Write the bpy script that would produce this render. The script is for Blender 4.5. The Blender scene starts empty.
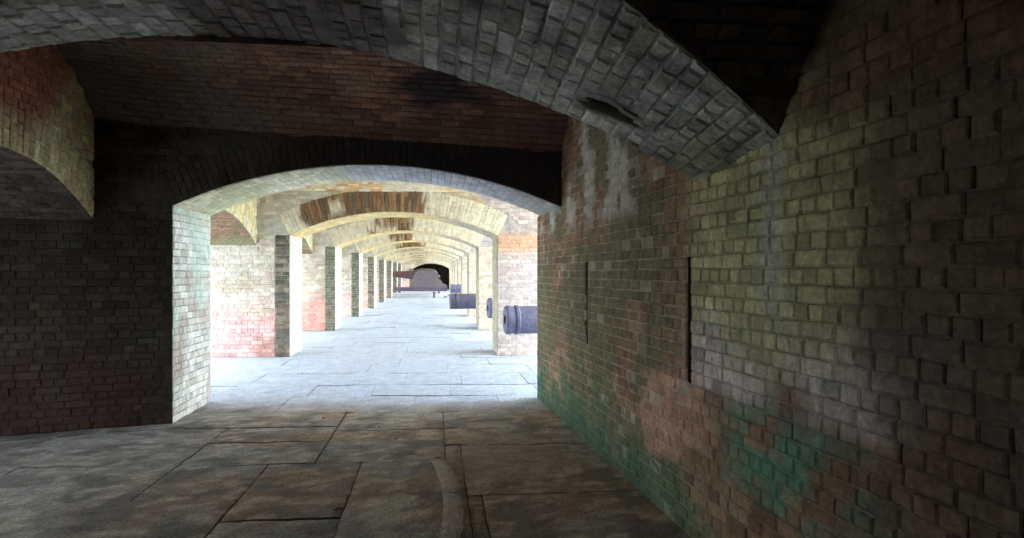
import bpy, math, random
from mathutils import Vector, noise
R = random.Random(7)
sc = bpy.context.scene
COL = sc.collection
F, H = 650.0, 1.6
TH = math.atan(76 / 650)

# ------------------------------------------------------------------ helpers
def sm(a, b, x):
    if a == b: return 1.0 if x > a else 0.0
    t = max(0.0, min(1.0, (x - a) / (b - a)))
    return t * t * (3 - 2 * t)
def nz(p, s, seed=0.0, o=3):
    return 0.5 + 0.5 * noise.fractal(Vector((p[0] * s + seed, p[1] * s + seed * 1.7, p[2] * s - seed)), 1.0, 2.0, o)
def mix(a, b, t):
    return tuple(a[i] + (b[i] - a[i]) * t for i in range(3))
def mul(a, k): return tuple(c * k for c in a)

class MB:
    """collects vertices, faces, colours; build() links them as ONE mesh object"""
    def __init__(s): s.v = []; s.f = []; s.c = []; s.m = []; s.sm = []
    def add(s, vs, fs, cs, mi=0, smooth=False):
        b = len(s.v); s.v += [tuple(p) for p in vs]
        s.c += cs if isinstance(cs, list) else [cs] * len(vs)
        for f in fs: s.f.append(tuple(i + b for i in f)); s.m.append(mi); s.sm.append(smooth)
    def build(s, name, mats, parent=None):
        me = bpy.data.meshes.new(name); me.from_pydata(s.v, [], s.f)
        for m in (mats if isinstance(mats, list) else [mats]): me.materials.append(m)
        me.polygons.foreach_set('material_index', s.m)
        me.polygons.foreach_set('use_smooth', s.sm)
        at = me.color_attributes.new('col', 'FLOAT_COLOR', 'POINT')
        flat = []
        for c in s.c: flat += [c[0], c[1], c[2], 1.0]
        at.data.foreach_set('color', flat)
        me.update(); o = bpy.data.objects.new(name, me); COL.objects.link(o)
        if parent: o.parent = parent
        return o

def tag(o, label=None, cat=None, group=None, kind=None):
    for k, v in (('label', label), ('category', cat), ('group', group), ('kind', kind)):
        if v: o[k] = v
    return o
def empty(name, loc, rz=0.0):
    o = bpy.data.objects.new(name, None); COL.objects.link(o)
    o.location = loc; o.rotation_euler = (0, 0, rz); o.empty_display_size = .2
    return o

# ------------------------------------------------------------------ materials
def masonry(name, rough=.9, terrace=False, var=.35, bump=.35, scale=38.0, spec=.2, blotch=.25):
    m = bpy.data.materials.new(name); m.use_nodes = True
    nt = m.node_tree; N = nt.nodes; L = nt.links; N.clear()
    out = N.new('ShaderNodeOutputMaterial'); b = N.new('ShaderNodeBsdfPrincipled')
    L.new(b.outputs[0], out.inputs[0])
    at = N.new('ShaderNodeAttribute'); at.attribute_name = 'col'
    tc = N.new('ShaderNodeTexCoord')
    n1 = N.new('ShaderNodeTexNoise'); n1.inputs['Scale'].default_value = scale; n1.inputs['Detail'].default_value = 8; n1.inputs['Roughness'].default_value = .68
    n2 = N.new('ShaderNodeTexNoise'); n2.inputs['Scale'].default_value = scale * .22; n2.inputs['Detail'].default_value = 5
    n2.inputs['Roughness'].default_value = .7
    for n in (n1, n2): L.new(tc.outputs['Object'], n.inputs['Vector'])
    r1 = N.new('ShaderNodeMapRange'); r1.inputs[1].default_value = .3; r1.inputs[2].default_value = .7
    r1.inputs[3].default_value = 1 - var; r1.inputs[4].default_value = 1 + var
    r2 = N.new('ShaderNodeMapRange'); r2.inputs[1].default_value = .35; r2.inputs[2].default_value = .65
    r2.inputs[3].default_value = 1 - blotch; r2.inputs[4].default_value = 1 + blotch
    L.new(n1.outputs[0], r1.inputs[0]); L.new(n2.outputs[0], r2.inputs[0])
    mu = N.new('ShaderNodeMath'); mu.operation = 'MULTIPLY'
    L.new(r1.outputs[0], mu.inputs[0]); L.new(r2.outputs[0], mu.inputs[1])
    vm = N.new('ShaderNodeVectorMath'); vm.operation = 'SCALE'
    L.new(at.outputs['Color'], vm.inputs[0]); L.new(mu.outputs[0], vm.inputs['Scale'])
    L.new(vm.outputs[0], b.inputs['Base Color'])
    b.inputs['Roughness'].default_value = rough
    b.inputs['Specular IOR Level'].default_value = spec
    ad = N.new('ShaderNodeMath'); ad.operation = 'MULTIPLY_ADD'; ad.inputs[1].default_value = 3.0
    L.new(n2.outputs[0], ad.inputs[0]); L.new(n1.outputs[0], ad.inputs[2])
    if terrace:                                  # flaked layers of the stone
        n3 = N.new('ShaderNodeTexNoise'); n3.inputs['Scale'].default_value = 4.5; n3.inputs['Detail'].default_value = 7; n3.inputs['Roughness'].default_value = .6
        mp_ = N.new('ShaderNodeMapping'); mp_.inputs['Scale'].default_value = (.8, 1.5, 1)
        L.new(tc.outputs['Object'], mp_.inputs[0]); L.new(mp_.outputs[0], n3.inputs['Vector'])
        sn = N.new('ShaderNodeMath'); sn.operation = 'SNAP'; sn.inputs[1].default_value = .07
        L.new(n3.outputs[0], sn.inputs[0])
        md = N.new('ShaderNodeMath'); md.operation = 'PINGPONG'; md.inputs[1].default_value = .035
        of = N.new('ShaderNodeMath'); of.operation = 'ADD'; of.inputs[1].default_value = .035 * 0
        L.new(n3.outputs[0], of.inputs[0]); L.new(of.outputs[0], md.inputs[0])
        cr = N.new('ShaderNodeMapRange'); cr.inputs[1].default_value = 0; cr.inputs[2].default_value = .0035
        cr.inputs[3].default_value = .45; cr.inputs[4].default_value = 1.0     # dirt caught in the steps of the flaking
        L.new(md.outputs[0], cr.inputs[0])
        # only some of the steps show
        n4 = N.new('ShaderNodeTexNoise'); n4.inputs['Scale'].default_value = 1.6; n4.inputs['Detail'].default_value = 3
        L.new(tc.outputs['Object'], n4.inputs['Vector'])
        g4 = N.new('ShaderNodeMapRange'); g4.inputs[1].default_value = .46; g4.inputs[2].default_value = .56
        L.new(n4.outputs[0], g4.inputs[0])
        mx = N.new('ShaderNodeMix'); mx.data_type = 'FLOAT'; mx.inputs[2].default_value = 1.0
        L.new(g4.outputs[0], mx.inputs[0]); L.new(cr.outputs[0], mx.inputs[3])
        # grit: small pale and dark specks
        n5 = N.new('ShaderNodeTexNoise'); n5.inputs['Scale'].default_value = 60; n5.inputs['Detail'].default_value = 3
        L.new(tc.outputs['Object'], n5.inputs['Vector'])
        g5 = N.new('ShaderNodeMapRange'); g5.inputs[1].default_value = .35; g5.inputs[2].default_value = .65
        g5.inputs[3].default_value = .7; g5.inputs[4].default_value = 1.3; L.new(n5.outputs[0], g5.inputs[0])
        m5 = N.new('ShaderNodeMath'); m5.operation = 'MULTIPLY'; L.new(mx.outputs[0], m5.inputs[0]); L.new(g5.outputs[0], m5.inputs[1])
        m6 = N.new('ShaderNodeMath'); m6.operation = 'MULTIPLY'; L.new(mu.outputs[0], m6.inputs[0]); L.new(m5.outputs[0], m6.inputs[1])
        L.new(m6.outputs[0], vm.inputs['Scale'])
        a2 = N.new('ShaderNodeMath'); a2.operation = 'MULTIPLY_ADD'; a2.inputs[1].default_value = 14.0
        L.new(sn.outputs[0], a2.inputs[0]); L.new(ad.outputs[0], a2.inputs[2]); ad = a2
    bp = N.new('ShaderNodeBump'); bp.inputs['Strength'].default_value = bump; bp.inputs['Distance'].default_value = .012
    L.new(ad.outputs[0], bp.inputs['Height']); L.new(bp.outputs[0], b.inputs['Normal'])
    return m
M_WALL = masonry('weathered_brick')
M_ARCH = masonry('eroded_limewashed_brick', bump=.5, blotch=.35)
M_VAULT = masonry('red_vault_brick', var=.3)
M_BRIGHT = masonry('limewashed_brick', var=.18, bump=.3, blotch=.14)
M_MORT = masonry('old_mortar', var=.25, bump=.5)
M_FLOOR = masonry('stone_flag', rough=.75, terrace=True, var=.22, blotch=.14, bump=.55, scale=24, spec=.35)
M_IRON = masonry('rusted_gun_iron', rough=.6, var=.25, bump=.25, scale=30, spec=.4)
M_PLAS = masonry('plaster', var=.12, bump=.25)
M_GROUND = masonry('outside_ground', var=.15, scale=2)

# ------------------------------------------------------------------ brick layer
def lay(mb, mp, u0, u1, v0, v1, colf, ch=.078, bl=.215, hl=.108, d=.014, bev=.007, jit=.003, keep=None,
        seed=1, simple=False, cuts=None, joint=.006, bond='english', swap=False, rough_edges=0.0):
    """mp(u,v,w) -> point; courses stack along v. One brick = one small bevelled block on the mortar bed."""
    rr = random.Random(seed)
    n = max(1, round((v1 - v0) / ch)); c = (v1 - v0) / n
    for i in range(n):
        va, vb = v0 + i * c + joint * .5, v0 + (i + 1) * c - joint * .5
        if bond == 'english':
            L = bl if i % 2 else hl
            off = 0 if i % 2 else hl * .5
        elif bond == 'header': L = hl; off = (i % 2) * hl * .5
        else: L = bl; off = (i % 2) * bl * .5
        u = u0 - off + rr.uniform(-.008, .008)
        while u < u1:
            Lb = L * rr.uniform(.93, 1.05)
            a, b = max(u, u0) + joint * .5, min(u + Lb, u1) - joint * .5
            u += Lb
            if b - a < .02: continue
            for s0, s1, z0, z1 in cuts or ():
                if vb > z0 and va < z1 and a < s1 and b > s0:
                    if s0 - a > b - s1: b = s0 - .002
                    else: a = s1 + .002
            if b - a < .012: continue
            uc, vc = (a + b) / 2, (va + vb) / 2
            if keep and not keep(uc, vc, a, b, va, vb): continue
            rnd = (rr.random(), rr.random(), rr.random())
            ww = d + rr.uniform(-1, 1) * jit * .9
            if rough_edges and rr.random() < .05: ww -= .008
            j = lambda: rr.uniform(-jit, jit)
            q = [(a + j(), va + j()), (b + j(), va + j()), (b + j(), vb + j()), (a + j(), vb + j())]
            tl = [j() * .45 for _ in range(4)]
            if simple:
                vs = [mp(x, y, 0) for x, y in q] + [mp(x, y, ww + t) for (x, y), t in zip(q, tl)]
                fs = [(4, 5, 6, 7), (0, 1, 5, 4), (1, 2, 6, 5), (2, 3, 7, 6), (3, 0, 4, 7)]
            else:
                be = min(bev * rr.uniform(.7, 1.5), (b - a) * .3, (vb - va) * .3)
                ins = [(x + (be if k in (0, 3) else -be), y + (be if k < 2 else -be)) for k, (x, y) in enumerate(q)]
                vs = [mp(x, y, 0) for x, y in q] + [mp(x, y, ww - be * .8) for x, y in q] + \
                     [mp(x, y, ww + t) for (x, y), t in zip(ins, tl)]
                fs = [(8, 9, 10, 11)]
                for k in range(4):
                    l = (k + 1) % 4
                    fs += [(k, l, 4 + l, 4 + k), (4 + k, 4 + l, 8 + l, 8 + k)]
            mb.add(vs, fs, [colf(p, rnd, False) for p in vs], 0)
def bed(mb, mp, u0, u1, lo, hi, colf, nu=20, nv=10, w=0.002, mi=1, skip=None):
    """mortar bed between curves lo(u) and hi(u)"""
    if not callable(lo): lo_ = lo; lo = lambda u: lo_
    if not callable(hi): hi_ = hi; hi = lambda u: hi_
    vs = []
    for i in range(nu + 1):
        u = u0 + (u1 - u0) * i / nu
        a, b = lo(u), hi(u)
        for k in range(nv + 1): vs.append(mp(u, a + (b - a) * k / nv, w))
    fs = []
    for i in range(nu):
        for k in range(nv):
            if skip:
                a = vs[i * (nv + 1) + k]; b = vs[(i + 1) * (nv + 1) + k + 1]
                if skip((a[0] + b[0]) / 2, (a[1] + b[1]) / 2): continue
            q = i * (nv + 1) + k; fs.append((q, q + nv + 1, q + nv + 2, q + 1))
    mb.add(vs, fs, [colf(p, (.5, .5, .5), True) for p in vs], mi)

# circular arc through two springings, given crown
class Arc:
    def __init__(s, a, b, zs, zc):
        s.c = (a + b) / 2; s.h = (b - a) / 2; r = zc - zs
        s.R = (s.h ** 2 + r ** 2) / (2 * r); s.zo = zc - s.R; s.zc = zc; s.zs = zs
        s.al = math.asin(min(1, s.h / s.R)); s.len = 2 * s.al * s.R; s.a = a; s.b = b
    def z(s, x, off=0.0):
        q = (s.R + off) ** 2 - (x - s.c) ** 2
        return s.zo + math.sqrt(q) if q > 0 else -9
    def pt(s, v, w=0.0):        # v = arc length from the a side, w = towards the centre
        t = -s.al + v / s.R
        r = s.R - w
        return s.c + r * math.sin(t), s.zo + r * math.cos(t)

# ------------------------------------------------------------------ plan
def skew(x, y):
    return y - .07 * (x + .7) * sm(3.7, 7.0, y) - .32 * max(0, -2.8 - x) * sm(5.6, 7.1, y) * sm(8.3, 7.7, y)
def S(x, y, z): return (x, skew(x, y), z)
XR = lambda y: 1.745 - .054 * y           # right wall line
YP = [2.84, 7.15, 12.6, 18.2, 23.8, 29.5, 35.1, 40.9, 46.5, 52.1, 57.7]
TK = 1.12
XL, XRF = -2.76, 1.18
XS = XS1 = -3.38                                # plane of the side arches on the left
XO = -6.2                                 # outer end of left passages
XE = 3.1                                  # right outer end of the bays

# ------------------------------------------------------------------ colours (albedo of the materials, stains with shapes of their own)
RED = [(.30, .13, .085), (.36, .17, .11), (.25, .12, .09), (.33, .19, .13), (.22, .11, .08)]
def pick(l, r): return l[int(r * len(l)) % len(l)]

def col_right(p, r, mort):
    y, z = p[1], p[2]
    n1 = nz(p, 1.3, 3); n2 = nz(p, 3.2, 9); n3 = nz(p, .7, 21)
    c = mul(pick([(.30, .17, .10), (.35, .21, .125), (.27, .165, .10), (.31, .22, .14), (.24, .14, .085)], r[0]), .85 + .3 * r[1])
    if mort: c = (.40, .35, .27) if y > 3.7 else (.26, .24, .19)
    # olive lichen film on the middle of the bay wall
    g = sm(3.7, 4.4, y) * sm(.34, .52, n1 + .12 * (1 - abs(z - 1.2)))
    c = mix(c, (.145, .15, .08) if not mort else (.26, .25, .17), .75 * g)
    # salmon bare patch
    s = sm(.25, .6, 1.15 - math.hypot((y - 4.05) / .62, (z - .72 - .18 * (4.0 - y)) / .40) + (n2 - .5) * .9)
    c = mix(c, mul((.60, .34, .24), .8 + .35 * r[2]) if not mort else (.55, .42, .33), .85 * s)
    # vivid green algae at the foot of the far part
    a = sm(.62, .30, z + (n2 - .5) * .9) * sm(4.6, 5.6, y + (n1 - .5)) + .9 * sm(.5, .2, z + (n1 - .5) * .5) * sm(3.3, 3.9, y) * sm(5.6, 4.6, y)
    c = mix(c, (.075, .15, .08) if not mort else (.16, .24, .15), min(1, a) * .85)
    a = sm(.35, .05, z + (n2 - .5) * .35) * sm(4.2, 5, y)
    c = mix(c, (.05, .09, .06), .6 * a)
    # cream lime wash on the near part
    w = sm(3.95, 3.62, y + (n2 - .5) * .12) * sm(1.35, 2.1, y + (n1 - .5) * 1.0) * sm(.85, 1.1, z + (n2 - .5) * .5)
    cw = mix((.56, .54, .29), (.68, .62, .55), sm(1.5, 1.15, z + (n1 - .5) * .6))
    c = mix(c, mul(cw, .75 + .45 * r[1]) if not mort else mul(cw, .5), .9 * w)
    # blue-green copper-coloured algae, near
    g2 = sm(3.45, 3.15, y) * sm(1.9, 2.5, y) * sm(1.02, .86, z + (n2 - .5) * .4) * sm(.25, .5, z + (n1 - .5) * .6)
    c = mix(c, (.11, .29, .19) if not mort else (.16, .32, .22), g2 * sm(.36, .52, n2 + (r[2] - .5) * .12) * .9)
    # brick tone darker brown towards the camera end
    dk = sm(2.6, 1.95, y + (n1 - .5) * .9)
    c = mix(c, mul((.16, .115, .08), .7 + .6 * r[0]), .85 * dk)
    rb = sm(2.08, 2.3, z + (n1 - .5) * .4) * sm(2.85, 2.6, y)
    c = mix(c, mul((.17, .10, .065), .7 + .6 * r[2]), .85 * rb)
    # flaked plaster high on the wall
    if y > 4.4:
        pl = sm(1.98, 2.15, z) * sm(.50, .56, nz((p[0], y, z * .55), 2.6, 40, 4) + .10 * sm(5.9, 5.2, y) - .06)
        pl *= sm(4.5, 4.9, y)
        c = mix(c, (.55, .52, .44), pl * .95)
    # pale seep streak under the springing
    st = sm(.09, .02, abs(y - 2.93 + (n2 - .5) * .08)) * sm(1.2, 1.6, z)
    c = mix(c, (.60, .60, .52), st * .75)
    return c

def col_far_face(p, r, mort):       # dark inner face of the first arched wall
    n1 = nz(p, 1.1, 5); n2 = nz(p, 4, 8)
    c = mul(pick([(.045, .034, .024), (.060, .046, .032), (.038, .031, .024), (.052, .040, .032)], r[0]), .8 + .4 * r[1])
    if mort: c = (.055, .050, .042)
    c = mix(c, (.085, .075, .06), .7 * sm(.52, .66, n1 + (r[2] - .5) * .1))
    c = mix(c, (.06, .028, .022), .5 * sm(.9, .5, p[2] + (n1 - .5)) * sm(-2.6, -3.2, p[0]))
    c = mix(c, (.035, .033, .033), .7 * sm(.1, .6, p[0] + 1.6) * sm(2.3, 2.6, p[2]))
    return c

def col_white_jamb(p, r, mort):
    n1 = nz(p, 1.7, 15); n2 = nz(p, 5, 18)
    c = mul(pick([(.84, .84, .76), (.78, .80, .72), (.86, .85, .80), (.70, .66, .58)], r[0]), .85 + .25 * r[1])
    if mort: c = (.20, .19, .16)
    g = sm(.48, .62, n1) * sm(.5, 1.2, p[2])
    c = mix(c, (.52, .70, .60), .55 * g)
    c = mix(c, (.50, .40, .32), .6 * sm(.56, .66, nz(p, 2.2, 33)))
    c = mix(c, (.40, .42, .25), .55 * sm(2.1, 2.3, p[2]) * sm(.4, .6, n2))
    return c

def col_soffit1(p, r, mort):
    n1 = nz(p, 1.4, 25); n2 = nz(p, 4, 28)
    c = mul(mix((.88, .84, .64), (.56, .57, .62), sm(-1.6, -.4, p[0] + (n1 - .5) * .8)), .8 + .3 * r[0])
    if mort: c = (.36, .34, .3)
    c = mix(c, (.50, .52, .26), .5 * sm(.54, .66, n1) * sm(-.6, -1.4, p[0]))
    c = mix(c, (.36, .36, .28), .5 * sm(.5, 1.2, p[0]))
    return c

def col_near_soffit(p, r, mort):
    n1 = nz(p, 1.2, 45); n2 = nz(p, 3.5, 48)
    c = mul(pick([(.66, .67, .65), (.74, .75, .73), (.56, .57, .56), (.64, .62, .54)], r[0]), .72 + .45 * r[1])
    if mort: c = (.48, .49, .47)
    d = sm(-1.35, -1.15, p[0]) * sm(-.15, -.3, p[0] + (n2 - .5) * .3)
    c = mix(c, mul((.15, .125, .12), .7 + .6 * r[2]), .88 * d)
    c = mix(c, (.30, .31, .15), .65 * sm(.56, .66, n1) * sm(.2, .8, p[0]))
    c = mix(c, (.40, .42, .34), .5 * sm(1.0, 1.4, p[0]))
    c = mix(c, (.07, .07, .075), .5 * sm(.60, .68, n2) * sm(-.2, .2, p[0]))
    q = sm(.30, .16, math.hypot((p[0] - .68) * .62, (p[1] - 3.58)) + (n2 - .5) * .12)
    c = mix(c, (.82, .82, .80), .9 * q)
    return c

def col_vault0(p, r, mort):
    n1 = nz(p, 1.0, 55); n2 = nz(p, 3.5, 58)
    c = mul(pick([(.27, .14, .10), (.33, .18, .125), (.23, .125, .10), (.30, .20, .15)], r[0]), .75 + .5 * r[1])
    if mort: c = (.28, .21, .17)
    c = mix(c, (.22, .19, .16), .8 * sm(-1.3, -2.4, p[0] + (n1 - .5) * 1.4) * sm(.36, .5, n2 + .12))
    c = mix(c, (.25, .20, .18), .6 * sm(.55, .65, n1))
    q = sm(1.1, .75, math.hypot((p[0] - .03) / .42, (p[1] - 6.52) / .28) + (n2 - .5) * .9)
    c = mix(c, (.03, .03, .04), .9 * q)
    c = mix(c, (.05, .045, .04), .5 * sm(6.3, 6.9, p[1] + (n1 - .5) * .8))  # darker towards the far springing
    return c

def col_side_face0(p, r, mort):
    n1 = nz(p, 1.5, 65)
    c = mul(pick([(.66, .62, .32), (.72, .68, .40), (.58, .52, .30), (.60, .46, .28)], r[0]), .8 + .4 * r[1])
    if mort: c = (.40, .37, .25)
    c = mix(c, mul((.42, .17, .11), .8 + .4 * r[2]), sm(6.55, 6.0, p[1] + (n1 - .5) * .7 - (p[2] - 2.9) * .5) * sm(2.75, 3.05, p[2] + (n1 - .5) * .4))
    return c

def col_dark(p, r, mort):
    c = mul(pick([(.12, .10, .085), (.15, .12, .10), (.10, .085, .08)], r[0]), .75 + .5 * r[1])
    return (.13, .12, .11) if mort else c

def col_front(k):
    def f(p, r, mort):
        n1 = nz(p, 1.0, 75 + k * 7); n2 = nz(p, 3.2, 78 + k); x, z = p[0], p[2]
        c = mul(pick([(.56, .51, .41), (.50, .44, .35), (.60, .55, .47), (.44, .36, .29)], r[0]), .85 + .25 * r[1])
        if mort: c = (.50, .48, .40)
        if x < XS1 - .02:
            c = mix(c, (.66, .62, .54), .35)
        if x < -2:
            c = mix(c, (.46, .48, .34), .4 * sm(.5, .62, n1))
            pk = sm(1.05, .75, z + (n2 - .5) * .5)
            c = mix(c, mul((.60, .28, .22) if k % 2 else (.64, .36, .33), .75 + .5 * r[2]), pk * (.9 if k < 4 else .5))
            c = mix(c, (.30, .16, .11), .55 * sm(.8, .5, z + (n1 - .5)) * (x > XS1) * (k == 2))
            c = mix(c, (.36, .28, .18), .6 * sm(.54, .62, n2) * sm(.7, 1.0, z) * sm(2.0, 1.6, z))
        elif x > .9:
            c = mix(c, mul((.56, .47, .42) if k == 2 else (.60, .49, .36), .75 + .45 * r[2]) if not mort else (.38, .34, .32), .8)
            c = mix(c, (.60, .34, .18), .75 * sm(1.98, 2.1, z + (n2 - .5) * .2) * sm(2.45, 2.3, z) * (k == 2))
            c = mix(c, (.40, .37, .36), .35 * sm(.55, .65, n1) * sm(2, 1.6, z))
        else:
            c = mix(c, (.62, .50, .28), .5)
            c = mix(c, (.50, .33, .18), .6 * sm(.46, .56, n2))
        return c
    return f
def col_quoin(k):
    def f(p, r, mort):
        n2 = nz(p, 4, 88 + k)
        c = mul(pick([(.13, .11, .085), (.17, .14, .10), (.10, .10, .075), (.22, .19, .14)], r[0]), .8 + .5 * r[1])
        if k in (3, 4): c = mix(c, (.12, .16, .10), .4)
        if mort: c = (.34, .32, .26)
        return c
    return f
def col_ring(k):
    def f(p, r, mort):
        n1 = nz(p, 1.6, 95 + k); x = p[0]
        c = mul(pick([(.22, .12, .055), (.17, .10, .05), (.30, .18, .09), (.14, .10, .06)], r[0]), .8 + .4 * r[1])
        if mort: c = (.42, .36, .24)
        # limewash survives on the right half and the left haunch
        lo, hi = ((-2.2, -.25) if k == 2 else (-1.7, -.9 + .3 * (k % 2)))
        n2 = nz(p, 5, 96 + k)
        w = max(sm(hi - .08, hi + .08, x + (n1 - .5) * .8 + (n2 - .5) * .5), sm(lo + .1, lo - .1, x + (n1 - .5) * 1.4 + (n2 - .5) * .5))
        if k > 5: w = max(w, .6)
        c = mix(c, mul((.72, .66, .48), .85 + .25 * r[2]), w * .92)
        return c
    return f
def col_jambs(k):
    def f(p, r, mort):
        n1 = nz(p, 1.5, 105 + k)
        if p[0] < 0:
            c = mul((.74, .73, .64), .85 + .2 * r[0])
            if mort: c = (.5, .48, .42)
        else:
            c = mul((.42, .39, .29), .8 + .3 * r[0])
            if mort: c = (.36, .34, .28)
        return mix(c, (.5, .48, .32), .4 * sm(.52, .64, n1))
    return f
def col_soffit(k):
    def f(p, r, mort):
        c = mul((.78, .62, .31), .85 + .25 * r[0])
        c = mix(c, (.46, .44, .38), .75 * sm(-.2, .6, p[0]))
        return mul(c, .8) if mort else c
    return f
def col_vault(k):
    def f(p, r, mort):
        n1 = nz(p, 1.1, 115 + k)
        c = mul(pick([(.66, .46, .20), (.70, .56, .30), (.58, .36, .18), (.72, .64, .42)], r[0]), .85 + .3 * r[1])
        c = mix(c, (.74, .68, .50), .7 * sm(.5, .62, n1))
        return (.58, .5, .34) if mort else c
    return f
def col_sideface(k):
    def f(p, r, mort):
        c = mul(pick([(.80, .72, .38), (.74, .60, .30), (.82, .78, .56)], r[0]), .85 + .2 * r[1])
        return (.6, .54, .34) if mort else c
    return f
def col_barrel(p, r, mort):
    n1 = nz(p, 1.5, 125)
    c = mul(pick([(.28, .17, .10), (.22, .17, .10), (.33, .2, .13)], r[0]), .8 + .4 * r[1])
    return mix(c, (.27, .30, .14), .6 * sm(.5, .6, n1))

# ------------------------------------------------------------------ near right wall (with two loopholes)
mb = MB()
def mr(u, v, w):                              # u = Y, v = Z, w out of the wall towards -X
    return (XR(u) - w, u, v)
VA0 = Arc(3.72, 7.15, 2.86, 3.74)             # vault of the first bay (across Y)
RV = 2.25; zvb = 1.12; ycb = .9                # vault of the bay the camera stands in
def vback(y): return zvb + math.sqrt(max(0, RV ** 2 - (y - ycb) ** 2))
P0A = Arc(-3.80, 1.60, 2.15, 2.9)
def topr(y):
    if y < 2.84: return vback(y) if y > -.9 else vback(-.9)
    if y < 3.72: return 2.15 + .13 * (3.72 - y)
    if y < 7.05: return VA0.z(min(max(y, 3.73), 7.14))
    return 2.31
slits = [(5.96, 6.04, .9257, 1.697), (3.775, 3.84, .9257, 1.697)]
def keep_r(uc, vc, a, b, va, vb):
    if vc > topr(uc) - .01: return False
    return True
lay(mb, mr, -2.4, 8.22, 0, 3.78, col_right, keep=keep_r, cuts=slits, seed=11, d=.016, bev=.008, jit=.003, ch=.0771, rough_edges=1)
# bed, cut around the loopholes
def bedr(y0, y1, z0, z1, n=8, m=10): bed(mb, mr, y0, y1, z0, z1, col_right, n, m, w=.0085 if y0 > 3.7 else .006)
bedr(-2.4, 3.775, 0, topr, 90, 26)
for (s0, s1, z0, z1), e in ((slits[1], 5.96), (slits[0], 7.04)):
    bedr(s0, s1, 0, z0, 1, 10); bedr(s0, s1, z1, topr, 1, 8)
    bedr(s1, e, 0, topr, 30, 26)
    for u_ in (s0, s1):                        # deep reveals of the loophole
        mb.add([mr(u_, z0, 0), mr(u_, z1, 0), mr(u_, z1, -.5), mr(u_, z0, -.5)], [(0, 1, 2, 3)], (.09, .075, .06), 1)
    mb.add([mr(s0, z0, 0), mr(s1, z0, 0), mr(s1, z0, -.5), mr(s0, z0, -.5)], [(0, 1, 2, 3)], (.09, .075, .06), 1)
    mb.add([mr(s0, z1, 0), mr(s1, z1, 0), mr(s1, z1, -.5), mr(s0, z1, -.5)], [(0, 1, 2, 3)], (.09, .075, .06), 1)
    mb.add([mr(s0, z0, -.5), mr(s1, z0, -.5), mr(s1, z1, -.5), mr(s0, z1, -.5)], [(0, 1, 2, 3)], (.03, .03, .03), 1)
bedr(7.04, 8.25, 0, topr, 8, 20)
# far end return and outer back of the wall
e = mr(8.25, 0, 0)
mb.add([(e[0], 8.25, 0), (e[0] + 2.2, 8.1, 0), (e[0] + 2.2, 8.1, 4.1), (e[0], 8.25, 4.1)], [(0, 1, 2, 3)], (.45, .42, .36), 1)
mb.add([(e[0] + 2.2, 8.1, 0), (3.9, -2.4, 0), (3.9, -2.4, 4.1), (e[0] + 2.2, 8.1, 4.1)], [(0, 1, 2, 3)], (.45, .42, .36), 1)
o = mb.build('wall_right', [M_WALL, M_MORT])
tag(o, 'long mossy brick wall with two narrow slits and green and cream patches', 'wall', kind='structure')

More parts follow.
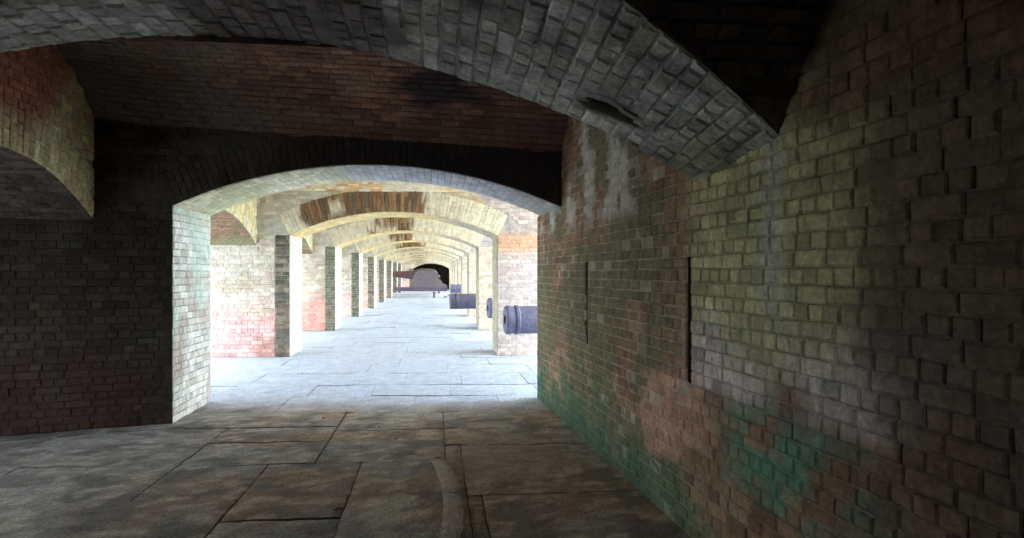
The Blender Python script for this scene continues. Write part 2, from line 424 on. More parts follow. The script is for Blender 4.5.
# ------------------------------------------------------------------ generic arched cross wall
def cross_wall(k, y0, t, xl, xr, xwl, xwr, zs, zc, ztop, colF, colR, colJ, colS, colQ, simple, label, name='arched_wall', ringt=.45, quoin=.27, front_top=None):
    A = Arc(xl, xr, zs, zc)
    root = None
    mb = MB()
    fr = lambda u, v, w: S(u, y0 - w, v)
    def keepF(uc, vc, a, b, va, vb):
        if vc > ztop: return False
        if xl < uc < xr and vc < zs: return False
        if A.a < uc < A.b and vc < A.z(uc, ringt): return False
        if (a < xl or b > xr) and math.hypot(uc - A.c, vc - A.zo) < A.R + ringt and vc > zs: return False
        return True
    zsp = round(zs / .078) * .078
    lay(mb, fr, xwl, xl - quoin, 0, zs, colF, seed=20 + k, simple=simple)
    if xwr > xr + .03: lay(mb, fr, xr, xwr, 0, zs, colF, seed=30 + k, simple=simple)
    lay(mb, fr, xwl, xwr, zs, ztop, colF, keep=keepF, seed=35 + k, simple=simple)
    nb = 60 if k < 3 else 30
    bed(mb, fr, xwl, xl, 0, ztop, colF, 12, 24)
    bed(mb, fr, xr, xwr, 0, ztop, colF, 8, 24)
    bed(mb, fr, xl, xr, lambda u: A.z(u) if xl < u < xr else zs, ztop, colF, nb, 6)
    # back faces
    bk = lambda u, v, w: S(u, y0 + t + w, v)
    bed(mb, bk, xwl, xl, 0, ztop, colF, 6, 12); bed(mb, bk, xr, xwr, 0, ztop, colF, 4, 12)
    bed(mb, bk, xl, xr, lambda u: A.z(u) if xl < u < xr else zs, ztop, colF, nb, 4)
    lay(mb, bk, xwl, xl, 0, zs, colF, seed=520 + k, simple=True)
    # outer ends
    for xx in (xwl, xwr):
        mb.add([S(xx, y0, 0), S(xx, y0 + t, 0), S(xx, y0 + t, ztop), S(xx, y0, ztop)], [(0, 1, 2, 3)], (.5, .46, .38), 1)
    wall = mb.build(name, [M_BRIGHT if k > 1 else M_WALL, M_MORT])
    tag(wall, label, 'wall', 'arched cross walls of the gallery' if k > 1 else None, 'structure')
    # jamb linings
    for side, xj, sg in (('l', xl, 1), ('r', xr, -1)):
        if side == 'r' and k <= 1: continue
        j = MB(); jm = lambda u, v, w: S(xj + w * sg, y0 + u, v)
        lay(j, jm, 0, t, 0, zs, colJ, seed=40 + k, simple=simple, d=.010)
        bed(j, jm, 0, t, 0, zs, colJ, 4, 20)
        o = j.build('arch_jamb', [M_BRIGHT, M_MORT], wall)
        o['label'] = 'pale limewashed brick jamb' if side == 'l' else 'grey-green brick jamb'
    # soffit
    s = MB()
    def so(u, v, w):
        x, z = A.pt(v, w); return S(x, y0 + u, z)
    lay(s, so, 0, t, 0, A.len, colS, seed=60 + k, simple=simple)
    bed(s, so, 0, t, 0, A.len, colS, 6, 40)
    o = s.build('arch_soffit', [M_BRIGHT, M_MORT], wall)
    # ring of upright voussoirs on the front
    if colR:
        s = MB(); B = Arc(xl, xr, zs, zc)
        def rg(u, v, w):
            x, z = B.pt(v, -u); return S(x, y0 - w, z)
        lay(s, rg, 0.0, ringt, 0, B.len, colR, seed=80 + k, simple=simple, d=.02, ch=.072, bond='stretcher', bl=ringt / 2)
        o = s.build('arch_ring', [M_BRIGHT, M_MORT], wall); o['label'] = 'ring of upright bricks, brown and flaked at the crown'
    if quoin and colQ:
        s = MB(); lay(s, fr, xl - quoin, xl, 0, zs, colQ, seed=90 + k, simple=simple, d=.018)
        o = s.build('arch_quoin', [M_WALL, M_MORT], wall); o['label'] = 'dark unpainted brick edge strip'
    return wall

# first arched wall, dark on the near side
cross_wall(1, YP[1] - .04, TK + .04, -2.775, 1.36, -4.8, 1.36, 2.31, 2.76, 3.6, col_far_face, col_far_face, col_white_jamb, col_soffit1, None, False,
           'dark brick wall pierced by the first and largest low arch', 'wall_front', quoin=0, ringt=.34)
ordn = ['second', 'third', 'fourth', 'fifth', 'sixth', 'seventh', 'eighth', 'ninth', 'tenth']
for k in range(2, 11):
    cross_wall(k, YP[k], TK, XL if k < 10 else -2.05, XRF, -5.2, XE, 2.31 if k < 10 else 1.95, 2.76 if k < 10 else 2.42, 3.6, col_front(k), col_ring(k), col_jambs(k), col_soffit(k), col_quoin(k), k > 3,
               'limewashed brick pier wall with low arch, %s along the gallery' % ordn[k - 2])

# ------------------------------------------------------------------ near arch overhead (springs from the right wall)
mb = MB()
_yn = {}
def ynx(x):                                    # where the arch soffit meets the near vault
    k = round(x, 3)
    if k in _yn: return _yn[k]
    z0 = P0A.z(x) if P0A.a < x < P0A.b else P0A.zs; y = 2.6
    for _ in range(12):
        z = z0 + (3.42 - y) * .13 * sm(-.8, .4, x)
        y = .5 * y + .5 * max(1.3, ycb + math.sqrt(max(0, RV ** 2 - (z - zvb) ** 2)))
    _yn[k] = y; return y
def p0(u, v, w):                               # u: 0 at far edge .. 1 at near groin edge (length varies)
    x, z = P0A.pt(v, w)
    yn = ynx(x)
    L = 3.72 - yn
    uu = min(u, L); return (x, 3.72 - uu, z + (uu - .3) * .13 * sm(-.8, .4, x))
def keep0(uc, vc, a, b, va, vb):
    x, z = P0A.pt(vc)
    if a > 3.72 - ynx(x) - .015: return False
    y = 3.72 - uc
    if abs(x - .93) < .17 and 3.72 - b < 3.49 and 3.72 - a > 3.38: return False
    return True
lay(mb, p0, 0, 2.2, 0, P0A.len, col_near_soffit, keep=keep0, ch=.094, bl=.22, hl=.115, d=.011, bev=.010, jit=.004, seed=5, joint=.009, rough_edges=1)
bed(mb, p0, 0, 2.2, 0, P0A.len, col_near_soffit, 60, 170, skip=lambda x, y: abs(x - .93) < .15 and abs(y - 3.43) < .06)
# far face of the arch wall, and a short left jamb
ff = lambda u, v, w: (u, 3.72 + w, v)
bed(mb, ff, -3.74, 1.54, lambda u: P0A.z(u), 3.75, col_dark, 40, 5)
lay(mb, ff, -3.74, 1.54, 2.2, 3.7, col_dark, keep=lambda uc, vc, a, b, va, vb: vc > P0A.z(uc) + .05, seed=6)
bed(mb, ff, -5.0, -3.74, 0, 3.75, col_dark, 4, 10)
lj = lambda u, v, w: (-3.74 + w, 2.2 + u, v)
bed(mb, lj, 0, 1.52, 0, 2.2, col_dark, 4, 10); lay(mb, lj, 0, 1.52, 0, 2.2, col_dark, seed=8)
o = mb.build('near_arch_wall', [M_ARCH, M_MORT])
tag(o, 'broad grey eroded brick arch overhead, springing from the right wall', 'arch', kind='structure')

# hole in the arch soffit: socket painted near black as if in shade, with a ragged plaster lip
mb = MB(); n = 22; rings = []
for q, (rr_, dz) in enumerate(((.19, .004), (.16, -.012), (.135, .0), (.13, .10), (.12, .30))):
    for i in range(n):
        a = 2 * math.pi * i / n
        f = 1 + .22 * math.sin(3 * a + 1) + .12 * math.sin(7 * a) * (q < 3)
        x = .93 + math.cos(a) * rr_ * 1.15 * f; y = 3.43 + math.sin(a) * rr_ * (.42 if q > 1 else .5) * f
        z = P0A.z(x) + (3.72 - y - .3) * .13 - .012 + dz
        mb.v.append((x, y, z)); mb.c.append((.60, .61, .62) if q < 2 else (.30, .28, .25) if q == 2 else (.02, .018, .015))
for q in range(4):
    for i in range(n):
        j = (i + 1) % n; mb.f.append((q * n + i, q * n + j, (q + 1) * n + j, (q + 1) * n + i)); mb.m.append(0); mb.sm.append(True)
mb.f.append(tuple(4 * n + i for i in range(n))); mb.m.append(0); mb.sm.append(False)
o = mb.build('plaster_hole', M_PLAS, bpy.data.objects['near_arch_wall'])
o['label'] = 'ragged dark hole rimmed with pale plaster'

# vault over the camera bay, back wall and left wall of that bay
mb = MB(); BA = Arc(-1.04, 2.84, vback(2.84), RV + zvb)
def vmax(u):
    return max(BA.len * .62, (math.asin(max(-1, min(1, (ynx(min(u, 1.6)) - BA.c) / BA.R))) + BA.al) * BA.R)
def vb_(u, v, w):
    y, z = BA.pt(min(v, vmax(u)), w); return (u, y, z + .004)
def keepb(uc, vc, a, b, va, vb): return va < vmax(uc) - .01
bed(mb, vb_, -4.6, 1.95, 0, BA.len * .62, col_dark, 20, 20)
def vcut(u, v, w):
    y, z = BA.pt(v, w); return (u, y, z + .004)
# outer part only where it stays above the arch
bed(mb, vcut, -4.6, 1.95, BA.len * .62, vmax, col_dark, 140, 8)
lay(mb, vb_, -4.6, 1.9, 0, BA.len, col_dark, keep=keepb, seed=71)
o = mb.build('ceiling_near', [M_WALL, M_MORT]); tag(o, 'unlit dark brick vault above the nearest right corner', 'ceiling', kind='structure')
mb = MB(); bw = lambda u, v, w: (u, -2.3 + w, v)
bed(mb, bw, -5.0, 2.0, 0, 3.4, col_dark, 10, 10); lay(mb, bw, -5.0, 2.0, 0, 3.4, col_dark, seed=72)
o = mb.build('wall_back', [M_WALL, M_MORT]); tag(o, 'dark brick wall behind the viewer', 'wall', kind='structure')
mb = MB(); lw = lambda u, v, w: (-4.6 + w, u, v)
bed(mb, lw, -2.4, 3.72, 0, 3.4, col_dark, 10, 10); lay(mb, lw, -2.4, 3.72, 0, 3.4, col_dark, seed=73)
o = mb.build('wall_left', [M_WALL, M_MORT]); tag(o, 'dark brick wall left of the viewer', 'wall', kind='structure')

# ------------------------------------------------------------------ vault + left side arch of every bay
def bay(k, ya, yb, zs_v, zc_v, xa, xb, colV, colSf, colB, simple, lab, side_zs=2.12, side_zc=2.62, XS=XS1):
    V = Arc(ya, yb, zs_v, zc_v)
    rise = lambda x, y: .055 * (1.4 - x) * sm(5.3, 7.1, y) if k == 0 else 0.0
    mb = MB()
    def vm(u, v, w):
        y, z = V.pt(v, w)
        xx = u
        if k == 0 and xb > 1: xx = xa + (u - xa) * (XR(y) + .03 - xa) / (xb - xa)
        return S(xx, y, z + rise(xx, y))
    lay(mb, vm, xa, xb, 0, V.len, colV, seed=130 + k, simple=simple, bond='stretcher' if k == 0 else 'english', ch=.074 if k == 0 else .078)
    bed(mb, vm, xa, xb, 0, V.len, colV, 20, 24)
    o = mb.build('ceiling_vault', [M_VAULT if k == 0 else M_BRIGHT, M_MORT])
    tag(o, lab[0], 'ceiling', 'brick vaults of the gallery bays' if k else None, 'structure')
    # side wall face over the side arch
    mb = MB(); A = Arc(ya, yb, side_zs, side_zc)
    sf = lambda u, v, w: S(XS + w, u, v)
    rt = .44
    def keepS(uc, vc, a, b, va, vb): return A.z(uc, rt) < vc < V.z(min(max(uc, ya + .01), yb - .01)) + rise(XS, uc)
    lay(mb, sf, ya, yb, side_zs, zc_v, colSf, keep=keepS, seed=150 + k, simple=simple)
    def rg(u, v, w):
        y, z = A.pt(v, -u); return S(XS + w, min(max(y, ya), yb), z)
    def keepRg(uc, vc, a, b, va, vb):
        y, z = A.pt(vc, -uc); return ya < y < yb and z < V.z(y) + rise(XS, y)
    lay(mb, rg, 0, rt, 0, A.len, colSf, keep=keepRg, seed=160 + k, simple=simple, d=.018, ch=.08, bl=.215)
    bed(mb, sf, ya + .001, yb - .001, lambda u: A.z(u), lambda u: V.z(u) + rise(XS, u), colSf, 40, 8)
    def sb(u, v, w):
        y, z = A.pt(v, w); return S(XS - u, y, z)
    lay(mb, sb, 0, 2.2, 0, A.len, colB, seed=170 + k, simple=simple)
    bed(mb, sb, 0, 2.2, 0, A.len, colB, 8, 24)
    o = mb.build('side_arch_wall', [M_BRIGHT if k else M_WALL, M_MORT])
    tag(o, lab[1], 'wall', 'side arch walls of the gallery' if k else None, 'structure')

bay(0, 3.72, 7.15, 2.86, 3.74, -3.56, 1.56, col_vault0, col_side_face0, col_dark, False,
    ('dark-blotched red brick vault over the nearest bay', 'yellow-green upright brickwork over the dark side arch, upper left'), XS=-3.48)
# unseen wall added to cut daylight from the side passage, opening sized for light
mb = MB(); pe = lambda u, v, w: (-5.3 + w, u, v)
for y0, y1, z0, z1 in ((3.72, 3.95, 0, 2.8), (5.2, 7.6, 0, 2.8), (3.95, 5.2, 0, .3), (3.95, 5.2, 2.0, 2.8)):
    bed(mb, pe, y0, y1, z0, z1, col_dark, 6, 8); lay(mb, pe, y0, y1, z0, z1, col_dark, seed=int(y0 * 10 + z0))
    mb.add([(-5.45, y0, z0), (-5.45, y1, z0), (-5.45, y1, z1), (-5.45, y0, z1)], [(0, 1, 2, 3)], (.2, .18, .15), 1)
o = mb.build('daylight_baffle', [M_WALL, M_MORT]); tag(o, 'unseen brick wall added to limit daylight in the side passage, with a light opening', 'wall', kind='structure')

for k in range(1, 10):
    bay(k, YP[k] + TK, YP[k + 1], 3.15, 3.75, XS, XE, col_vault(k), col_sideface(k), col_barrel, k > 1,
        ('yellow limewashed brick vault before the %s arch' % ordn[k - 1], 'yellow side arch wall before the %s arch on the left' % ordn[k - 1]))

# end wall with a dark portal beyond the last bay
mb = MB()
def ew(u, v, w): return S(u, 62.9 - w, v)
bed(mb, ew, -6, 4.2, 0, 4.0, col_dark, 8, 8); lay(mb, ew, -6, 4.2, 0, 4.0, col_dark, seed=201, simple=True)
for x in (XS - .4, XE):
    mb.add([S(x, 58.8, 0), S(x, 62.9, 0), S(x, 62.9, 4), S(x, 58.8, 4)], [(0, 1, 2, 3)], (.10, .09, .08), 1)
mb.add([S(XS - .4, 58.8, 3.3), S(XE, 58.8, 3.3), S(XE, 62.9, 3.3), S(XS - .4, 62.9, 3.3)], [(0, 1, 2, 3)], (.10, .09, .08), 1)
o = mb.build('wall_end', [M_WALL, M_MORT]); tag(o, 'black far chamber seen through the last arch', 'wall', kind='structure')

# slab added above the vaults to keep the sky out
mb = MB()
def box(mb, x0, x1, y0, y1, z0, z1, c, mi=0):
    v = [(x0, y0, z0), (x1, y0, z0), (x1, y1, z0), (x0, y1, z0), (x0, y0, z1), (x1, y0, z1), (x1, y1, z1), (x0, y1, z1)]
    mb.add(v, [(0, 3, 2, 1), (4, 5, 6, 7), (0, 1, 5, 4), (1, 2, 6, 5), (2, 3, 7, 6), (3, 0, 4, 7)], c, mi)
box(mb, -5.9, 4.1, -2.6, 64, 3.86, 4.5, (.4, .38, .33))
o = mb.build('sky_blocker', M_MORT); tag(o, 'unseen slab added above the vaults to block the sky', 'sky_blocker', kind='structure')

# ------------------------------------------------------------------ floor of stone flags
mb = MB()
def cfloor(p, tint, big):
    n1 = nz(p, .8, 211); n2 = nz(p, 2.6, 215); n3 = nz((p[0], p[1] * 1.9, 0), 5, 219, 5)
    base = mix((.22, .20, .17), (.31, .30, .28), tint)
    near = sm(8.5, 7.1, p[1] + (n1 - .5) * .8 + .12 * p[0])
    base = mix((.44, .51, .63), base, near)  # skylight on the far flags painted in: paler and bluer than near ones
    base = mix(base, (.30, .20, .12), .85 * near * sm(.40, .56, n1) * sm(-3.0, -1.2, p[0]))
    base = mix(base, (.48, .41, .32), .65 * near * sm(.54, .59, n3))
    base = mix(base, (.44, .45, .50), .5 * sm(.56, .6, n3) * sm(5.8, 6.6, p[1]) * sm(-1.0, -2.0, p[0]))  # bluish light along the left floor painted into pale flecks
    base = mix(base, (.11, .10, .09), .65 * near * sm(.55, .63, n2))
    base = mul(base, .86 + .28 * nz(p, 14, 240))
    # scaled pale patch
    q = sm(1.05, .9, math.hypot((p[0] + .30) / .2, (p[1] - 4.42) / .27) + (n3 - .5) * 1.6)
    base = mix(base, (.58, .53, .44), .85 * q)
    # dirt drift over the joints, right side
    q = sm(.9, .6, math.hypot((p[0] - .55) / .9, (p[1] - 5.7) / .9) + (n2 - .5) * .6)
    base = mix(base, (.30, .22, .15), .55 * q)
    return base
STRIP = False
def slab(x0, x1, y0, y1, res=.06, dz=None, arc=None):
    if x1 - x0 < .03 or y1 - y0 < .03: return
    t = R.random(); g = .0055 if y0 < 7.4 else .0035
    nx = max(2, min(30, int((x1 - x0) / res))); ny = max(2, min(30, int((y1 - y0) / res)))
    hz = R.uniform(-.004, .004) if dz is None else dz; tx, ty = R.uniform(-.004, .004), R.uniform(-.004, .004)
    amp = (.002 if STRIP else .006) if y0 < 9 else .002
    vs, cs = [], []
    for i in range(nx + 1):
        for j in range(ny + 1):
            x = x0 + g + (x1 - x0 - 2 * g) * i / nx; y = y0 + g + (y1 - y0 - 2 * g) * j / ny
            ed = min(i, nx - i, j, ny - j)
            h = hz + tx * (2 * i / nx - 1) + ty * (2 * j / ny - 1)
            ns = nz((x, y * 1.6, 0), 3.2, 231, 4); st = math.floor(ns * 14) / 14
            h += amp * 3.2 * (st - .5) + amp * (nz((x, y, 0), 9, 235) - .5)
            if ed == 0:
                h -= .006; x += (nz((x, y, 0), 7, 3) - .5) * .014; y += (nz((x, y, 0), 7, 8) - .5) * .014
            if arc: x += arc(y)
            p = S(x, y, min(h, .03 if STRIP else .012)); vs.append(p); cc = cfloor(p, t, 0); cs.append(mix(cc, (.47, .43, .36), .65) if STRIP else cc)
    fs = []
    for i in range(nx):
        for j in range(ny):
            q = i * (ny + 1) + j; fs.append((q, q + ny + 1, q + ny + 2, q + 1))
    mb.add(vs, fs, cs, 0)
    b = []                                        # sides down into the joint
    per = [i * (ny + 1) for i in range(nx + 1)] + [nx * (ny + 1) + j for j in range(1, ny + 1)] + \
          [i * (ny + 1) + ny for i in range(nx - 1, -1, -1)] + [j for j in range(ny - 1, 0, -1)]
    top = [vs[i] for i in per]; low = [(p[0], p[1], -.04) for p in top]; n = len(per)
    mb.add(top + low, [(i, (i + 1) % n, n + (i + 1) % n, n + i) for i in range(n)], (.10, .09, .08) if y0 < 7.4 else (.34, .36, .40), 0)  # joint sides paler where the floor is painted lit
near = [(-1.015, .08, 5.6, 6.77), (.08, 1.6, 6.12, 6.77), (.22, 1.62, 4.68, 6.12), (.325, 1.72, 3.3, 4.68),
        (-.62, .22, 3.3, 5.6), (.08, .22, 5.6, 6.12), (.22, .325, 3.3, 4.68), (-1.39, -.62, 4.37, 5.6), (-1.39, -.62, 3.1, 4.37),
        (-2.13, -1.39, 4.8, 5.6), (-3.4, -2.13, 4.8, 5.65), (-3.4, -1.39, 3.85, 4.8), (-2.13, -1.015, 5.6, 6.33), (-3.4, -2.13, 5.65, 6.33),
        (-2.13, -1.015, 6.33, 6.9), (-3.7, -2.13, 6.33, 6.9), (-1.015, .08, 6.77, 7.65), (.08, 1.6, 6.77, 7.65), (-3.7, -1.015, 6.9, 7.65),
        (-5.2, -3.4, 4.8, 6.33), (-5.2, -3.7, 6.33, 7.65), (-5.2, -3.4, 3.85, 4.8), (-3.4, -1.39, 2.9, 3.85), (-5.2, -3.4, 2.9, 3.85)]
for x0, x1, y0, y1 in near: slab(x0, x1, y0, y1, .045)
# curved traverse stone
sag = lambda y: -((y - 4.5) ** 2) / 11.0
STRIP = True
slab(.045, .185, 2.8, 3.75, .03, .020, sag); slab(.045, .185, 3.75, 4.72, .03, .021, sag); slab(.045, .185, 4.72, 5.55, .03, .019, sag)
STRIP = False
def rows(y0, y1, xa, xb, dep=.95):
    y = y0
    while y < y1 - .02:
        d = min(dep * R.uniform(.85, 1.15), y1 - y)
        if y1 - y - d < .3: d = y1 - y
        x = xa - R.uniform(0, .8)
        while x < xb:
            L = R.uniform(.75, 1.6); slab(max(x, xa), min(x + L, xb), y, y + d, .12 if y < 14 else .4); x += L
        y += d
rows(-2.3, 2.8, -5.2, 1.95); rows(2.8, 3.3, -1.39, 1.75, .5)
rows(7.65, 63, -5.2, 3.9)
# dirt bed under the flags, painted paler below the lit part; bare stretches outside
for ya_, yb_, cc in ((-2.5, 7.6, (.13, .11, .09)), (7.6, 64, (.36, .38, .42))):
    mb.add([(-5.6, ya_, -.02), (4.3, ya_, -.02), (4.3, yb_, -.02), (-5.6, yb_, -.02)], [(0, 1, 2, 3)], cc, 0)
o = mb.build('floor', M_FLOOR); tag(o, 'worn stone flag floor running the length of the gallery, lit far part painted paler and bluer', 'floor', kind='structure')
mb = MB()  # unseen pale plane added outside to bounce light in
mb.add([(-60, -40, -.06), (60, -40, -.06), (60, 120, -.06), (-60, 120, -.06)], [(0, 1, 2, 3)], (.45, .44, .42), 0)
o = mb.build('ground', M_GROUND); tag(o, 'pale ground outside the gallery, added to bounce light', 'ground', kind='structure')

# ------------------------------------------------------------------ cannons
def lathe(prof, seg=40, c=(.1, .1, .12), cf=None):
    """profile [(s, r)] revolved about the local X axis"""
    mb = MB(); n = len(prof)
    for s, r in prof:
        for i in range(seg):
            a = 2 * math.pi * i / seg
            mb.v.append((s, r * math.cos(a), r * math.sin(a))); mb.c.append(cf(s, r) if cf else c)
    for k in range(n - 1):
        for i in range(seg):
            j = (i + 1) % seg
            mb.f.append((k * seg + i, k * seg + j, (k + 1) * seg + j, (k + 1) * seg + i)); mb.m.append(0); mb.sm.append(True)
    return mb
IRC = (.13, .13, .20)
def sharp(o, ang=35):
    me = o.data
    me.set_sharp_from_angle(angle=math.radians(ang))
def make_cannon():
    root = empty('cannon_barrel', (0, 0, 0))
    r = .235
    b = lathe([(0.0, .08), (.0, r * .90), (.02, r * .98), (.07, r), (.10, r * .93), (.14, r * .93), (.16, r * 1.0), (.20, r * 1.0), (.22, r * .94),
               (.78, r * .96), (.80, r * 1.04), (.86, r * 1.04), (.88, r * .97), (1.6, r * 1.0), (2.3, r * .92), (2.6, r * .6), (2.7, r * .2), (2.72, .0)], c=IRC)
    o = b.build('barrel', M_IRON, root); sharp(o)
    b = lathe([(.004, .0801), (.02, .078), (.6, .078), (.6, .001)], c=(.02, .02, .02)); b.build('bore', M_IRON, root)
    for s in (-1, 1):                              # trunnions
        t = MB(); n = 20
        for q in (0, 1):
            for i in range(n):
                a = 2 * math.pi * i / n; t.v.append((1.45 + .07 * math.cos(a), s * (r * .8 + q * .16), .07 * math.sin(a))); t.c.append(IRC)
        for i in range(n): t.f.append((i, (i + 1) % n, n + (i + 1) % n, n + i)); t.m.append(0); t.sm.append(True)
        t.f.append(tuple(n + i for i in range(n))); t.m.append(0); t.sm.append(False)
        t.build('trunnion', M_IRON, root)
    return root
def copy_tree(o, parent=None):
    c = o.copy(); COL.objects.link(c); c.parent = parent
    for ch in [x for x in bpy.data.objects if x.parent == o]: copy_tree(ch, c)
    return c
def make_stone():
    m = MB(); x, y, h = .26, .36, 1.0
    c = (.42, .40, .36)
    prof = [(0, 0), (x, 0), (x, h - .03), (x - .03, h), (x - .06, h - .005)]
    v = []
    for (zz, k) in ((0, 1.06), (.06, 1.06), (.08, 1), (h - .02, 1), (h, .96)):
        for sx, sy in ((-1, -1), (1, -1), (1, 1), (-1, 1)): v.append((sx * x * k, sy * y * k, zz))
    f = []
    for q in range(4):
        for i in range(4): f.append((q * 4 + i, q * 4 + (i + 1) % 4, q * 4 + 4 + (i + 1) % 4, q * 4 + 4 + i))
    f.append((16, 17, 18, 19)); m.add(v, f, c)
    return m.build('support_block', M_BRIGHT)
proto = make_cannon(); sproto = make_stone()
cn = [(1.06, 10.0, .865, 4, .97, 'dark iron cannon lying past the near right corner, nearest one'),
      (1.16, 14.6, .80, 6, 1.0, 'dark iron cannon whose round end just shows past the second arch'),
      (.42, 19.9, .72, 4, 1.05, 'long dark iron cannon reaching furthest into the passage'),
      (.72, 32.5, .80, 4, .95, 'small distant iron cannon near the big mounted gun')]
first = True
for x, y, z, a, s_, lab in cn:
    o = proto if first else copy_tree(proto); st = sproto if first else sproto.copy()
    if not first: COL.objects.link(st)
    first = False
    ar = math.radians(a)
    o.location = (x, y, z); o.rotation_euler = (0, 0, ar); o.scale = (s_,) * 3
    tag(o, lab, 'cannon', 'cannon barrels lying along the right side')
    hb = z - .2455 * s_
    dd = 1.45
    st.location = (x + dd * math.cos(ar), y + dd * math.sin(ar), .0)
    st.rotation_euler = (0, 0, ar); st.scale = (1, 1, hb)
    tag(st, 'low pale block carrying ' + lab.split(',')[0].split(' whose')[0].split(' reaching')[0].replace('dark iron ', 'the ') + {10.0: '', 14.6: ' behind the second arch', 19.9: ' that sticks out', 32.5: ''}[y], 'block', 'blocks under the cannons')

# ------------------------------------------------------------------ the big gun across the gallery
GY = 44.0
gun = empty('mounted_gun', (-1.0, skew(-1, GY), .0), math.radians(0))
tag(gun, 'big heavy gun on a carriage, muzzle pointing left across the gallery', 'gun')
GC = (.12, .105, .125)
# barrel along X: breech at +x
def gun_part(mbx, name, mat=M_IRON, parent=gun): return mbx.build(name, mat, parent)
zg = 1.40
b = lathe([(-2.55, .10), (-2.55, .19), (-2.50, .205), (-2.40, .19), (-1.2, .235), (-.55, .31), (-.25, .42), (.0, .49), (.6, .49), (.85, .46), (1.0, .38), (1.08, .22), (1.1, .10), (1.2, .12), (1.28, .06), (1.29, 0)],
          c=GC, cf=lambda s, r: mix((.16, .08, .07), GC, sm(-1.6, -.2, s)))
o = gun_part(b, 'gun_barrel'); o.location = (0, 0, zg); o.rotation_euler = (0, math.radians(3), 0); sharp(o)
b = lathe([(-2.552, .099), (-2.5, .095), (-1.9, .095), (-1.9, .001)], c=(.02, .02, .02)); m_ = gun_part(b, 'gun_bore'); m_.location = (0, 0, zg); m_.rotation_euler = (0, math.radians(3), 0)
# carriage cheeks: stepped triangular plates
for s in (-1, 1):
    m = MB(); prof = [(-.62, .62), (1.72, .62), (1.72, .82), (1.42, .84), (1.38, 1.08), (1.2, 1.12), (1.15, 1.45), (1.0, 1.62), (.7, 1.74), (-.05, 1.74), (-.35, 1.62), (-.5, 1.3), (-.62, .9)]
    n = len(prof); y0_, y1_ = s * .52, s * .60
    m.add([(x, y0_, z) for x, z in prof] + [(x, y1_, z) for x, z in prof],
          [tuple(range(n)), tuple(range(2 * n - 1, n - 1, -1))] + [(i, (i + 1) % n, n + (i + 1) % n, n + i) for i in range(n)], (.19, .165, .18))
    gun_part(m, 'carriage_cheek')
    m = MB(); box(m, -2.9, 1.75, s * .5 - .09, s * .5 + .09, .36, .62, (.13, .11, .15)); gun_part(m, 'chassis_rail')
for x in (-2.4, -.6, 1.3):
    m = MB(); box(m, x - .08, x + .08, -.41, .41, .40, .58, (.13, .11, .15)); gun_part(m, 'cross_beam')
for x in (-2.2, 1.2):
    for s in (-1, 1):
        w = lathe([(-.05, .0), (-.05, .13), (.05, .13), (.05, 0)], seg=20, c=(.15, .12, .13)); o = gun_part(w, 'traverse_wheel'); o.location = (x, s * .5, .33 + .0)
m = MB(); n = 28                                     # pivot plinth
for q, (rr_, z) in enumerate(((1.0, 0), (1.0, .2), (.97, .22))):
    for i in range(n): m.v.append((-.5 + 2.3 * rr_ * math.cos(2 * math.pi * i / n), .75 * rr_ * math.sin(2 * math.pi * i / n), z)); m.c.append((.62, .62, .62))
for q in (0, 1):
    for i in range(n): m.f.append((q * n + i, q * n + (i + 1) % n, (q + 1) * n + (i + 1) % n, (q + 1) * n + i)); m.m.append(0); m.sm.append(False)
m.f.append(tuple(2 * n + i for i in range(n))); m.m.append(0); m.sm.append(False)
o = m.build('plinth', M_FLOOR, gun); o['label'] = 'low pale stone plinth'
# small post in front of it
pr = [(.0, .10), (.03, .10), (.05, .06), (.26, .05), (.28, .085), (.36, .085), (.39, .04), (.395, .0)]
b = MB(); n = 16
for z, r in pr:
    for i in range(n): b.v.append((r * math.cos(2 * math.pi * i / n), r * math.sin(2 * math.pi * i / n), z)); b.c.append((.13, .09, .07))
for q in range(len(pr) - 1):
    for i in range(n): b.f.append((q * n + i, q * n + (i + 1) % n, (q + 1) * n + (i + 1) % n, (q + 1) * n + i)); b.m.append(0); b.sm.append(True)
o = b.build('iron_post', M_IRON); o.location = (-.12, 41.4, 0.0); tag(o, 'tiny dark post standing on the floor before the big gun', 'post')
# rubble stones right of the gun
labs = ['pale rubble stone right of the big gun, larger one', 'small pale rubble stone right of the big gun']
for q, (x, y, s_) in enumerate(((.95, 42.9, .22), (.62, 42.7, .13))):
    m = MB(); rr = random.Random(q); nn = 10; v = []
    for a in range(6):
        for i in range(nn):
            ph = math.pi * a / 5; th = 2 * math.pi * i / nn; k = 1 + .18 * nz((math.cos(th), math.sin(th), ph), 1.5, q * 9)
            v.append((s_ * k * math.sin(ph) * math.cos(th), s_ * k * math.sin(ph) * math.sin(th) * .8, s_ * .55 * (1 - math.cos(ph) * k * .9)))
    f = [(a * nn + i, a * nn + (i + 1) % nn, (a + 1) * nn + (i + 1) % nn, (a + 1) * nn + i) for a in range(5) for i in range(nn)]
    zmin = min(p[2] for p in v); v = [(p[0], p[1], p[2] - zmin) for p in v]
    m.add(v, f, (.55, .50, .42)); o = m.build('rubble_stone', M_BRIGHT); o.location = (x, y, 0); tag(o, labs[q], 'stone')

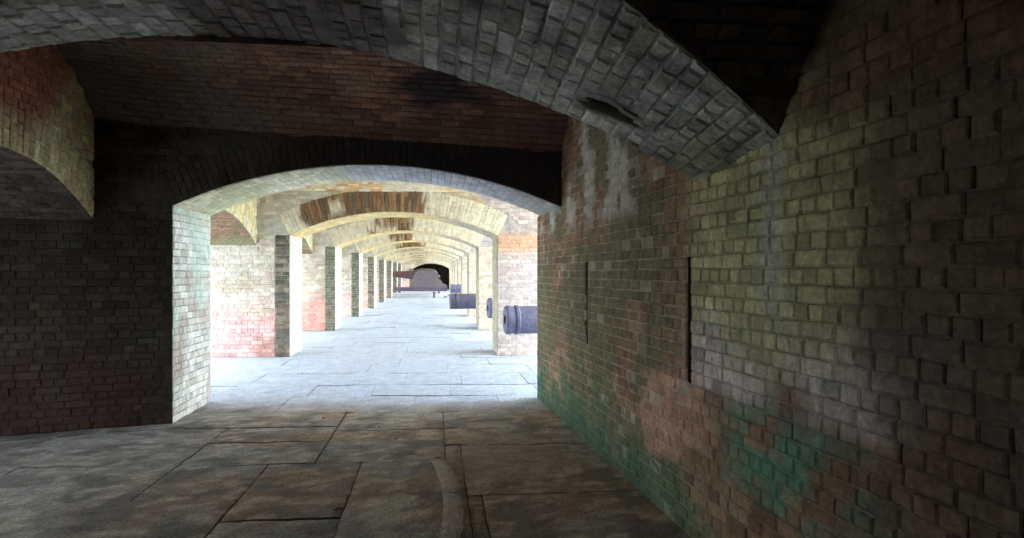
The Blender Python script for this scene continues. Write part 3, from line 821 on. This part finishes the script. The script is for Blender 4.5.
# ------------------------------------------------------------------ a few fallen leaves
def leaf(x, y, rz, L, lab):
    m = MB(); n = 9; v = []
    for i in range(n):
        t = i / (n - 1); w = .32 * L * math.sin(math.pi * min(1, t * .95 + .03)) ** .8
        zc = .003 + .022 * L / .07 * .12 * math.sin(math.pi * t) + .004 * i % 2 * .0
        v += [((t - .5) * L, -w, zc + .004), ((t - .5) * L, 0, zc), ((t - .5) * L, w, zc + .006)]
    f = []
    for i in range(n - 1):
        for k in (0, 1): f.append((i * 3 + k, i * 3 + 3 + k, i * 3 + 4 + k, i * 3 + 1 + k))
    v2 = [(a, b, c + .0015) for a, b, c in v]; k0 = len(v)
    m.add(v + v2, f + [tuple(k0 + i for i in reversed(q)) for q in f], (.075, .05, .03), smooth=True)
    st = MB(); st.add([(-L * .5, -.002, .008), (-L * .75, -.001, .009), (-L * .75, .001, .009), (-L * .5, .002, .008), (-L * .5, 0, .012), (-L * .75, 0, .011)],
                      [(0, 1, 2, 3), (0, 1, 5, 4), (3, 2, 5, 4)], (.06, .04, .025))
    o = m.build('dead_leaf', M_PLAS); st.build('stem', M_PLAS, o)
    o.location = (x, y, .008); o.rotation_euler = (0, 0, rz); tag(o, lab, 'leaf')
def fl(px, py):
    d = F * H / (py - 272.5); u = (px - 512) / F
    return (math.cos(TH) * u * d + math.sin(TH) * d, -math.sin(TH) * u * d + math.cos(TH) * d)
for (px, py), rz, L, lab in (((349, 414.5), .3, .10, 'largest dark dead leaf, in the light at the arch threshold'),
                             ((324, 419.5), 1.4, .055, 'dead leaf just left of the largest one on the threshold'),
                             ((379, 428.5), 2.0, .04, 'dead leaf on the joint before the threshold'),
                             ((396, 440.5), .9, .035, 'small dead leaf on the slab with the curled twig'),
                             ((411, 455.5), 2.6, .045, 'dead leaf just above the curved stone strip'),
                             ((438, 459.5), .1, .05, 'dead leaf at the top end of the curved stone strip'),
                             ((339, 511.5), .6, .06, 'dead leaf on the crossing of two joints, bottom centre')):
    x, y = fl(px, py); leaf(x, y, rz, L, lab)

# ------------------------------------------------------------------ light: overcast sky through the open sides
w = bpy.data.worlds.new('sky'); sc.world = w; w.use_nodes = True
nt = w.node_tree; N = nt.nodes; N.clear()
bg = N.new('ShaderNodeBackground'); out = N.new('ShaderNodeOutputWorld'); nt.links.new(bg.outputs[0], out.inputs[0])
bg.inputs[0].default_value = (.79, .89, 1.0, 1); bg.inputs[1].default_value = 1.0
WS = 13.5
bg.inputs[1].default_value = WS

cam = bpy.data.cameras.new('camera'); co = bpy.data.objects.new('camera', cam); COL.objects.link(co)
co.location = (0, 0, H); co.rotation_euler = (math.radians(90), 0, -TH)
cam.sensor_width = 36; cam.lens = F / 1024 * 36; cam.shift_y = -3.5 / 1024 * -1
cam.clip_end = 500
sc.camera = co
sc.view_settings.view_transform = 'Standard'; sc.view_settings.look = 'None'
sc.view_settings.gamma = 1; sc.view_settings.use_curve_mapping = False
sc.view_settings.exposure = 0.0
sc.cycles.max_bounces = 14; sc.cycles.diffuse_bounces = 10
